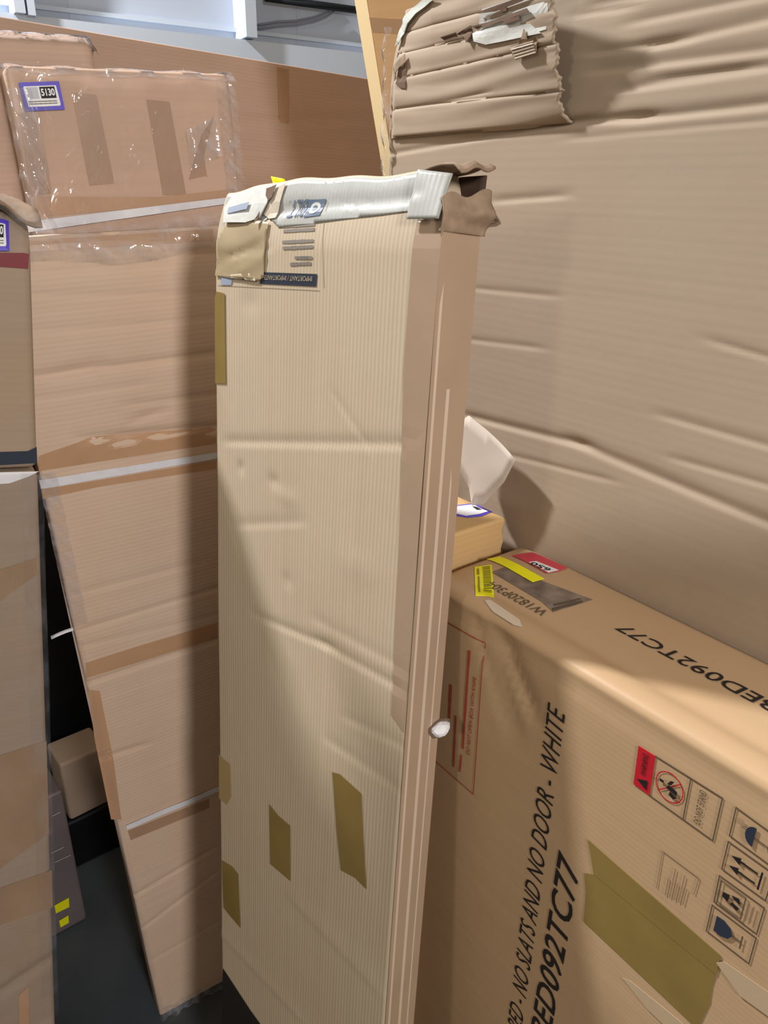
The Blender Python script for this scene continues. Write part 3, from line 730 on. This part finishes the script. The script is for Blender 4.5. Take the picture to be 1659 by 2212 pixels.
# shipping print, upside down
ico = quad(*U((690, 427), (652, 431), (650, 470), (684, 464)))
ib = cen.patch('logo_block', [ico(0, 0), ico(1, 0), ico(1, 1), ico(0, 1)], 'ink_logo', off=.0013, thick=.0001, step=.004)
cen.patch('logo_ring', [ico(.5 + .32 * math.cos(t), .5 + .34 * math.sin(t)) for t in np.linspace(0, 6.28, 17)[:-1]], 'torn_white', ib, off=.0016, thick=.0001, step=.004)
cen.patch('logo_core', [ico(.5 + .15 * math.cos(t), .5 + .17 * math.sin(t)) for t in np.linspace(0, 6.28, 13)[:-1]], 'ink_logo', ib, off=.0019, thick=.0001, step=.004)
p0, p1, c0 = U((652, 430), (618, 434), (646, 468))
cen.text('logo_text', 'BILT', p0, p1, np.array(c0) - p0, 'ink_logo', off=.0013, bold=.015)
cen.text('logo_text', 'o', *U((617, 434), (613, 434.5)), np.array(U((617, 439))) - U((617, 434)), 'ink_logo', off=.0022)
for (x0, x1, y0, y1) in ((600, 676, 489, 484), (612, 676, 499, 495), (612, 677, 523, 520), (614, 677, 536, 533), (640, 675, 557, 557), (630, 672, 571, 569)):
    P, Q = np.array(U((x0, y0))), np.array(U((x1, y1))); n = 7; segs = []
    for i in range(n): segs.append((tuple(P + (Q - P) * (i / n)), tuple(P + (Q - P) * ((i + .8) / n)), .0030 + .0008 * random.random()))
    cen.lines('small_print', segs, 'ink_grey', off=.0005)
for p, q in (((597, 418), (700, 410)), ((470, 616), (690, 627)), ((692, 420), (700, 620))):
    cen.lines('print_rule', [(U(p), U(q), .0007)], 'ink_tan', off=.0004)
nb_ = cen.patch('navy_banner', U((568, 588), (686, 592), (684, 619), (562, 613)), 'ink_navy', off=.0005, thick=.0001)
p0, p1, c0 = U((676, 597), (572, 594), (675, 608))
cen.text('banner_text', 'IMPORTANT / IMPORTANTE', p0, p1, np.array(c0) - p0, 'ink_tan', nb_, off=.0010)
cen.patch('grey_print', U((478, 596), (504, 592), (500, 616), (478, 616)), 'ink_palelogo', off=.0006, thick=.0003)
# olive tape patches
cen.patch('olive_tape', [(.0015, U((460, 642))[1]), (.006, U((472, 630))[1]), U((486, 634)), U((489, 828)), (.0015, U((462, 826))[1])], 'tape_olive', off=.0008)
cen.patch('olive_tape', U((719, 1668), (735, 1672), (781, 1714), (783, 1770), (792, 1920), (768, 1896), (738, 1880), (728, 1790)), 'tape_olive', off=.0008)
cen.patch('olive_tape', U((583, 1738), (602, 1762), (628, 1784), (629, 1902), (586, 1866)), 'tape_olive', off=.0008)
cen.patch('olive_tape', U((480, 1858), (502, 1872), (515, 1888), (520, 2004), (496, 1976), (484, 1960)), 'tape_olive', off=.0008)
cen.patch('olive_tape', U((474, 1630), (498, 1652), (500, 1720), (490, 1738), (474, 1724)), plain('faded_olive_tape', (168, 142, 100), .5, .4), off=.0004)
cen.patch('black_print', U((482, 2092), (540, 2180), (600, 2262), (478, 2290), (480, 2200)), 'ink_black', off=.0008)
# yellow label poking over the top edge
cen.sheet('yellow_label', lambda a, b: (U((548, 400))[0] + .026 * a, .024 + .004 * np.sin(b * 3), CH - .014 + .022 * b - .004 * a * b), 6, 6, 'yellow', thick=.0008)
# foam plug pushed out of a hole in the side
ph = (CT * .55, cen.uv((900, 1572))[1] - 0.02)
def plug():
    l = CM.T @ (on_plane((946, 1572), CO + CM[:, 0] * CWd, CM[:, 0]) - CO)
    cen.patch('hole_rim', [(l[1] + .019 * math.cos(t) * (.9 + .15 * math.sin(3 * t)), l[2] + .012 * math.sin(t)) for t in np.linspace(0, 6.28, 13)[:-1]], 'card_inside', face='right', off=.0012, thick=.0006)
    bm = bmesh.new(); bmesh.ops.create_icosphere(bm, subdivisions=2, radius=1)
    for v in bm.verts:
        c = v.co.copy(); v.co = Vector((CWd + .003 + max(-.3, c.x) * .010, l[1] + c.y * .0135 * (1 + .2 * math.sin(4 * c.z)), l[2] + c.z * .0092))
    me = bpy.data.meshes.new('foam_plug'); bm.to_mesh(me); bm.free()
    link('foam_plug', me, 'foam', cen.root)
plug()
# burst top-right corner
M['hollow'] = plain('shaded_inner_board', (84, 66, 58), 0.9, 0.1)  # inner board colour darkened to carry the shade inside the corner
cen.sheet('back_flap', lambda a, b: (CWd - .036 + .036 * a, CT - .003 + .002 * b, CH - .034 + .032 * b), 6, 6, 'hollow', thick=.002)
cen.sheet('curled_flap', lambda a, b: (CWd - .036 + .048 * a, .010 + (CT - .012) * b, CH - .001 + .012 * a * (.4 + .6 * b) - .04 * np.clip(a - .82, 0, 1) + .002 * np.sin(b * 9 + a * 4)), 16, 14, 'card_dark', thick=.002)
cen.sheet('side_flap', lambda a, b: (CWd + .0006 + (.003 + .007 * a) * np.sin(b * 3.0) + .0025 * np.sin(b * 11 + a * 3) * a, -.0005 + (CT + .004) * a, CH - .056 + .030 * b + .010 * a * b + .003 * np.sin(a * 9) * b), 20, 30, 'card_dark', thick=.002)
cen.sheet('front_lip', lambda a, b: (CWd - .040 + .040 * a, cen.f(CWd - .04 + .04 * a, CH - .05 + .045 * b) - .0075 + .004 * a ** 3 * b, CH - .045 + (.044 - .005 * a) * b), 12, 14, 'painted_sheen', thick=.0014)

# ------------------------------------------------------------------ strapped stack on the left
stk = Box('strapped_carton', SO, SM, 0.43, 0.045, 1.535, 'tall narrow rosy carton bound with white straps, left of the pale central carton')
sc = [((59, 819), (459, 767), .005, .005), ((140, 810), (200, 795), .004, .008), ((192, 948), (465, 925), .004, .005), ((260, 950), (460, 925), .003, .005), ((60, 868), (300, 832), .0015, .004),
      ((70, 590), (350, 575), .0015, .004), ((75, 640), (460, 636), .0015, .004), ((290, 875), (460, 855), .0025, .004), ((80, 718), (460, 690), .0012, .004),
      ((191, 1359), (469, 1273), .003, .004), ((185, 1479), (469, 1385), .003, .004), ((170, 1400), (469, 1330), .0012, .004), ((145, 1290), (400, 1225), .0015, .005), ((220, 1640), (300, 1615), .003, .004),
      ((292, 1936), (449, 1842), .003, .004), ((314, 2002), (455, 1895), .0025, .004), ((310, 905), (340, 895), .004, .006), ((60, 560), (460, 545), .003, .006), ((330, 2075), (460, 2000), .0012, .004)]
stk_cr = [(stk.uv(p), stk.uv(q), a, w) for p, q, a, w in sc]
stk.f = lambda u, v: waves(u, v, 21, .0016, 12, 6, (.6, 1.5)) + sum(crease(u, v, p, q, a, w, .03) for p, q, a, w in stk_cr) + .010 * np.clip((v - 1.47) / .06, 0, 1) ** 2
stk.body('card_stack', r=.005, nu=90, nd=5, nv=400)
def strap(box, name, pl_, pr_, w0, w1=None, mat='strap', extend=None):
    p, q = np.array(box.uv(pl_)), np.array(box.uv(pr_)); w1 = w1 or w0
    if extend: q = p + (q - p) * extend
    return box.patch(name, [(p[0], p[1] + w0), (p[0], p[1] - w0), (q[0], q[1] - w1), (q[0], q[1] + w1)], mat, off=.0022, thick=.0008, extra=lambda u, v: .0006 * np.sin(u * 60))
strap(stk, 'white_strap', (86, 1046), (466, 983), .007, .005, extend=1.15)
strap(stk, 'white_strap', (272, 1786), (450, 1712), .005, .006, extend=1.3)
for pts_, mt in (([(84, 1018), (466, 958), (466, 925), (200, 945), (84, 985)], 'tape_brown'), ([(92, 1078), (210, 1052), (466, 1012), (466, 995), (90, 1058)], 'tape_brown'),
                 ([(185, 1465), (469, 1378), (469, 1345), (300, 1395), (185, 1432)], 'tape_brown'), ([(190, 1490), (215, 1492), (245, 1640), (262, 1770), (240, 1770), (205, 1600)], 'tape_brown'),
                 ([(62, 545), (465, 520), (465, 495), (60, 520)], 'tape_brown'), ([(282, 1815), (452, 1745), (452, 1725), (276, 1795)], 'tape_dim')):
    stk.patch('tape_strip', stk.uv(*pts_), mt, off=.0003, thick=.0003)
# bunched film along the top and the near edge
stk.sheet('bunched_film', lambda a, b: (-.002 + .42 * a, -.004 + .010 * np.sin(b * 3) * -1 - .004 * np.sin(a * 37 + b * 4) + .03 * b ** 2, 1.498 + .05 * b + .006 * np.sin(a * 11)), 90, 10, 'film_milky')
stk.sheet('edge_film', lambda a, b: (-.004 + .026 * a - .0007 * np.sin(b * 60 + 3 * np.sin(b * 17)), -.0035 - .003 * np.abs(np.sin(a * 5 + b * 30)), .95 + .26 * b), 8, 60, 'film_milky')
stk.sheet('edge_film', lambda a, b: (-.003 + .012 * a, -.003 - .002 * np.sin(b * 50), .02 + .9 * b), 4, 120, 'film')
stk.sheet('film_skirt', lambda a, b: (0.0 + .16 * a, -.006 - .008 * b - .003 * np.sin(a * 40), .022 - .02 * b + .004 * np.sin(a * 23)), 40, 6, 'film_milky')
stk.sheet('strap_tail', lambda a, b: (-.035 + .04 * a, .01 + .004 * b, stk.uv((138, 1380))[1] + .004 * b + .004 * np.sin(a * 2)), 6, 3, 'strap', thick=.0006)

# ------------------------------------------------------------------ wrapped carton with the numbered label, behind the stack
LO = SO + SM @ np.array([0.074, 0.078, 0]) ; LO[2] = max(0.0, LO[2]); LO = LO - SM[:, 2] * (LO[2] / SM[2, 2])
lab = Box('wrapped_carton', LO, SM, 0.316, 0.055, 1.748, 'film-wrapped carton with purple-edged number label 5130, upper left')
lab.f = lambda u, v: waves(u, v, 31, .001, 12, 5)
lab.body('card_label', r=.010, nu=40, nd=6, nv=120)
def numlabel(box, px, number):
    q = quad(*box.uv(*px))
    p = box.patch('purple_label', [q(0, 0), q(1, 0), q(1, 1), q(0, 1)], 'purple', off=.0030)
    w = box.patch('label_panel', [q(.1, .14), q(.9, .14), q(.92, .2), q(.9, .86), q(.1, .86), q(.08, .8)], 'paper_white', p, off=.0038, thick=.0002)
    box.patch('number_block', [q(.47, .42), q(.85, .42), q(.85, .82), q(.47, .82)], 'ink_black', p, off=.0043, thick=.0002)
    box.text('number_text', number, q(.49, .50), q(.83, .50), np.array(q(.49, .76)) - q(.49, .50), 'paper_white', p, off=.0050, bold=.03)
    box.patch('code_area', [q(.14, .42), q(.42, .42), q(.42, .82), q(.14, .82)], 'paper_grey', p, off=.0043, thick=.0002)
    box.lines('small_print', [(q(.14 + .12 * i, y_), q(.23 + .12 * i, y_), .0012) for i in range(6) for y_ in (.24, .32)], 'ink_grey', p, off=.0044)
    return p
numlabel(lab, ((54, 241), (139, 237), (126, 176), (39, 179)), '5130')
for pts_, mt in (([(155, 200), (208, 205), (247, 396), (193, 401)], 'tape_dim'), ([(316, 215), (366, 220), (402, 420), (352, 422)], 'tape_dim'),
                 ([(40, 245), (86, 243), (112, 418), (68, 424)], 'tape_dim'), ([(70, 470), (506, 432), (506, 408), (350, 425), (75, 425)], 'tape_brown'),
                 ([(425, 384), (446, 380), (448, 384), (440, 340), (462, 250), (436, 290), (418, 350), (408, 388)], 'tape_dim')):
    lab.patch('tape_strip', lab.uv(*pts_), mt, off=.0004, thick=.0003)
p, q = np.array(lab.uv((62, 490))), np.array(lab.uv((512, 431)))
lab.patch('white_strap', [(p[0] - .002, p[1] + .007), (p[0] - .002, p[1] - .007), (q[0], q[1] - .004), (q[0], q[1] + .005)], 'strap', off=.0035, thick=.0008, extra=lambda u, v: .0008 * np.sin(u * 50))
lab.sheet('stretch_film', lambda a, b: (-.003 + .322 * a, -.0055 - .0022 * np.sin(a * 9 + b * 14) * np.sin(b * 5), 1.38 + .372 * b), 60, 60, 'film')
lab.sheet('edge_film', lambda a, b: (-.008 + .034 * a + .002 * np.sin(b * 40), -.007 - .004 * np.sin(a * 9 + b * 20), 1.45 + .27 * b), 10, 60, 'film_milky')
lab.sheet('edge_film', lambda a, b: (.292 + .03 * a, -.006 - .004 * np.sin(a * 7 + b * 33), 1.56 + .18 * b), 8, 50, 'film_milky')
lab.sheet('top_film', lambda a, b: (-.004 + .326 * a, -.006 + .05 * b - .003 * np.sin(a * 33), 1.738 + .013 * np.sin(b * 3) + .0012 * np.sin(a * 25 + b * 3)), 80, 8, 'film_milky')
lab.sheet('film_fold', lambda a, b: (.235 + .05 * a, -.009 - .004 * np.sin(a * 8), 1.615 + .055 * b + .02 * a), 12, 10, 'film_milky')

# carton behind it, only its top shows
zt = (SM.T @ (on_plane((100, 80), SO + SM[:, 1] * .15, SM[:, 1]) - SO))[2]
ur = (SM.T @ (on_plane((204, 110), SO + SM[:, 1] * .15, SM[:, 1]) - SO))[0]
hw = ur - .02
KO = SO + SM @ np.array([.02, 0.15, 0]); KO = KO - SM[:, 2] * (KO[2] / SM[2, 2])
hid = Box('wrapped_carton', KO, SM, hw, 0.05, zt, 'wrapped brown carton with rounded top corner, peeking above the numbered label carton')
hid.body('card_rear', r=.018, nu=20, nd=4, nv=20)
hid.sheet('top_film', lambda a, b: (-.004 + (hw + .008) * a, -.006 + .05 * b - .003 * np.sin(a * 33), zt - .006 + .012 * np.sin(b * 3) - .02 * np.clip((a - .95) / .05, 0, 1) ** 2), 60, 8, 'film_milky')

# ------------------------------------------------------------------ long carton across the back
RM = rot(32.26, -1.0, 0)
off_ = 0.95
pL = on_plane((0, 35), SO + SM[:, 1] * off_, WM[:, 1]); pR = on_plane((800, 170), SO + SM[:, 1] * off_, WM[:, 1])
dz = math.degrees(math.atan2(pL[2] - pR[2], math.hypot(*(pR - pL)[:2])))
RM = rot(32.26, dz, 0)
top0 = pL - RM[:, 0] * 0.35
ln_ = top0[2] / RM[2, 2]
FO = top0 - RM[:, 2] * ln_
lw = 1.75
lift = min(0, (FO + RM[:, 0] * lw)[2])
FO = FO - RM[:, 2] * (lift / RM[2, 2]); ln_ = ln_ + lift / RM[2, 2]
lng = Box('long_carton', FO, RM, lw, 0.16, ln_, 'long plain brown carton along the back, below the white wall ledge')
lcr = [(lng.uv(p), lng.uv(q)) for p, q in (((505, 262), (800, 250)), ((505, 270), (790, 262)), ((515, 330), (700, 322)), ((520, 350), (690, 345)))]
lng.f = lambda u, v: waves(u, v, 41, .002, 9, 5) + sum(crease(u, v, p, q, .003, .004) for p, q in lcr)
lng.body('card_rear', r=.006, nu=100, nd=4, nv=200)
lng.patch('tape_strip', lng.uv((598, 145), (624, 150), (624, 268), (602, 266)), 'tape_dim', off=.0004)

# tan carton leaning behind the large one
tO = SO + SM[:, 1] * 0.24
q1 = on_plane((794, 0), tO, WM[:, 1]); q2 = on_plane((846, 330), tO, WM[:, 1])
lean = math.degrees(math.atan2(np.dot(q1 - q2, WM[:, 0]), q1[2] - q2[2]))
TM = rot(32.26, lean, 0)
TO = q2 - TM[:, 2] * ((q2[2]) / TM[2, 2])
tan_w = 0.42
lowest = min(0.0, (TO + TM[:, 0] * tan_w)[2])
TO = TO + np.array([0, 0, 0])
tan_ = Box('leaning_carton', TO, TM, tan_w, 0.045, 2.1, 'light tan carton leaning sideways behind the huge beige carton')
tan_.body('card_tan', r=.003, nu=10, nd=3, nv=30)
tan_.patch('tape_band', [tan_.uv((797, 38)), tan_.uv((870, 42)), tan_.uv((872, 74)), tan_.uv((806, 70))], 'tape_brown', off=.0004)
tan_.patch('lit_side_strip', [(.002, 0.02), (.043, 0.02), (.043, 2.08), (.002, 2.08)], plain('painted_lit_edge', (224, 198, 150), .6, .3), face='left', off=.0003)  # paler than the front: lamplight on this side put into its colour

# ------------------------------------------------------------------ column of cartons at the left edge of the view
B0 = at_z(129, 2500, 0)
LM_ = rot(32.26, 7.1, 0)
cw = 0.46
def column_box(name, v0, v1, label, W=cw, D=0.30, mat='card_left', **k):  # depth extended out of view so the cartons block the far lamp
    O = B0 - LM_[:, 0] * W + LM_[:, 2] * v0
    b = Box(name, O, LM_, W, D, v1 - v0, label)
    return b
probe = Box('x', B0 - LM_[:, 0] * cw, LM_, cw, .1, 1, 'x')
vs = probe.uv((85, 1012))[1]; vt = probe.uv((60, 442))[1]
bpy.data.objects.remove(probe.root)
low = column_box('film_wrapped_carton', 0.0, vs - .004, 'film-wrapped grey-brown carton at the left edge, lower of two stacked')
low.f = lambda u, v: waves(u, v, 51, .003, 10, 6) + crease(u, v, *low.uv((0, 2150), (115, 2070)), .006, .006)
low.body('card_left', r=.008, nu=60, nd=5, nv=150)
low.patch('white_patch', low.uv((-60, 1022), (84, 1018), (60, 1030), (20, 1044), (-60, 1050)), 'paper_white', off=.0008)
M['tape_low'] = plain('aged_tape', (160, 132, 104), .4, .4, noise=.1, nscale=10)
low.patch('tape_strip', low.uv((-30, 1240), (78, 1205), (80, 1240), (-30, 1320)), 'tape_low', off=.0006)
low.patch('tape_strip', low.uv((-30, 1640), (100, 1600), (106, 1800), (-30, 1900)), 'tape_low', off=.0006)
low.patch('tape_strip', low.uv((-30, 1930), (112, 1880), (114, 1960), (-30, 2010)), 'tape_low', off=.0006)
low.patch('tape_strip', low.uv((40, 2150), (62, 2130), (62, 2215), (42, 2230)), 'tape_brown', off=.0006)
low.sheet('stretch_film', lambda a, b: (.22 + .245 * a, low.f(.22 + .245 * a, .35 + b * (low.H - .35)) - .004 - .002 * np.sin(a * 11 + b * 23), .35 + b * (low.H - .35)), 40, 80, 'film')
low.sheet('edge_film', lambda a, b: (cw - .02 + .024 * a, low.f(cw - .02 + .02 * a, .4 + b * (low.H - .4)) - .005 - .002 * np.sin(a * 4 + b * 30), .4 + b * (low.H - .4)), 5, 80, 'film')
upc = column_box('crushed_carton', vs, vt, 'grey-brown carton with crushed top and red tape, upper of two at left edge')
upc.f = lambda u, v: waves(u, v, 61, .002, 10, 6) + .012 * np.clip((v - (upc.H - .05)) / .05, 0, 1) * (1 + .6 * np.sin(u * 60))
upc.zs = lambda u, v: (.006 * np.sin(u * 40) ** 2 + .02 * np.clip((u - (cw - .03)) / .03, 0, 1) + .003 * np.sin(u * 95)) * np.clip((v - (upc.H - .05)) / .05, 0, 1)
upc.xs = lambda P: .062 * np.clip((P[:, 1] - .09) / .05, 0, 1) * np.clip(P[:, 2] / upc.H, 0, 1) * np.clip((P[:, 0] - .25) / .2, 0, 1)
upc.body('card_left', r=.010, nu=90, nd=12, nv=60)
upc.patch('dark_print', upc.uv((-60, 978), (60, 974), (79, 965), (80, 1000), (-60, 1008)), 'ink_navy', off=.0008)
upc.patch('red_tape', upc.uv((-60, 545), (50, 546), (62, 548), (60, 580), (-60, 572)), 'redtape', off=.0008)
numlabel(upc, ((-66, 542), (19, 541), (21, 464), (-60, 456)), '5120')
def torn_top(a, b):
    return (.20 + .27 * a, -.012 + .10 * b + .006 * np.sin(a * 22), upc.H + .012 + .028 * np.sin(b * 3.0) * (1 - .6 * a) + .006 * np.sin(a * 31 + b * 8) - .03 * a ** 3)
upc.sheet('crumpled_flap', torn_top, 40, 14, 'card_dark', thick=.003)
upc.sheet('crumpled_film', lambda a, b: (.22 + .25 * a, -.018 + .02 * b + .005 * np.sin(a * 30), upc.H + .02 * b + .004 - .03 * a ** 3 + .006 * np.sin(a * 25)), 40, 8, 'film_milky')

# ------------------------------------------------------------------ things in the dark gap
gO = at_z(188, 1985, 0)
GM = rot(40, 0, 0)
gq = on_plane((143, 1704), gO, GM[:, 1])
gw = .30
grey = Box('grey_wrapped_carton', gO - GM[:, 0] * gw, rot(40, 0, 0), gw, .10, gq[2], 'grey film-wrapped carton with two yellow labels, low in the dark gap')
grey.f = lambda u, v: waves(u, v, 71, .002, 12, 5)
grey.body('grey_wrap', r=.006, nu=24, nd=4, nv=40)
for c in (((117, 1955), (148, 1938), (149, 1958), (120, 1972)), ((127, 1988), (147, 1976), (148, 1992), (130, 2002))):
    grey.patch('yellow_label', grey.uv(*c), 'yellow', off=.003)
for c in ((( 110, 1840), (135, 1828)), ((118, 1860), (150, 1845)), ((112, 1760), (128, 1752))):
    grey.lines('film_crease', [(*grey.uv(*c), .002)], 'paper_grey', off=.004)
# small carton on a black block added for the shade of the gap
n_ = GM[:, 1]
kO = gO + n_ * 0.16
c_l, c_r, c_b = [on_plane(q, kO, n_) for q in ((130, 1655), (196, 1612), (222, 1742))]
kz = on_plane((190, 1758), kO, n_)[2]
gap_block = Box('dark_gap_filler', np.array([*(kO + GM[:, 0] * -.18)[:2], 0]), GM, .44, .14, kz - .002, 'low black block added for the shade in the gap, under a small brown carton')
gap_block.body('gap_black', r=.01, nu=6, nd=3, nv=6)
kl = GM.T @ (c_l - kO); kr = GM.T @ (c_b - kO); ktop = GM.T @ (c_r - kO)
tiny = Box('small_carton', kO + GM @ np.array([kl[0], 0.004, kz - kO[2]]), GM, max(.1, kr[0] - kl[0] + .03), .10, c_l[2] - kz, 'small brown carton in the dark gap, resting on the low added black block')
tiny.f = lambda u, v: waves(u, v, 81, .003, 25, 5)
tiny.body('card_left', r=.008, nu=12, nd=4, nv=12)
tall = Box('dark_gap_filler', np.array([*(kO + GM[:, 0] * -.50 + n_ * .17)[:2], 0]), GM, .80, .10, 1.58, 'tall black block added for the darkness of the gap behind the strapped carton')  # black box added behind the gap to stand in for its shade
tall.body('gap_black', r=.01, nu=6, nd=3, nv=6)
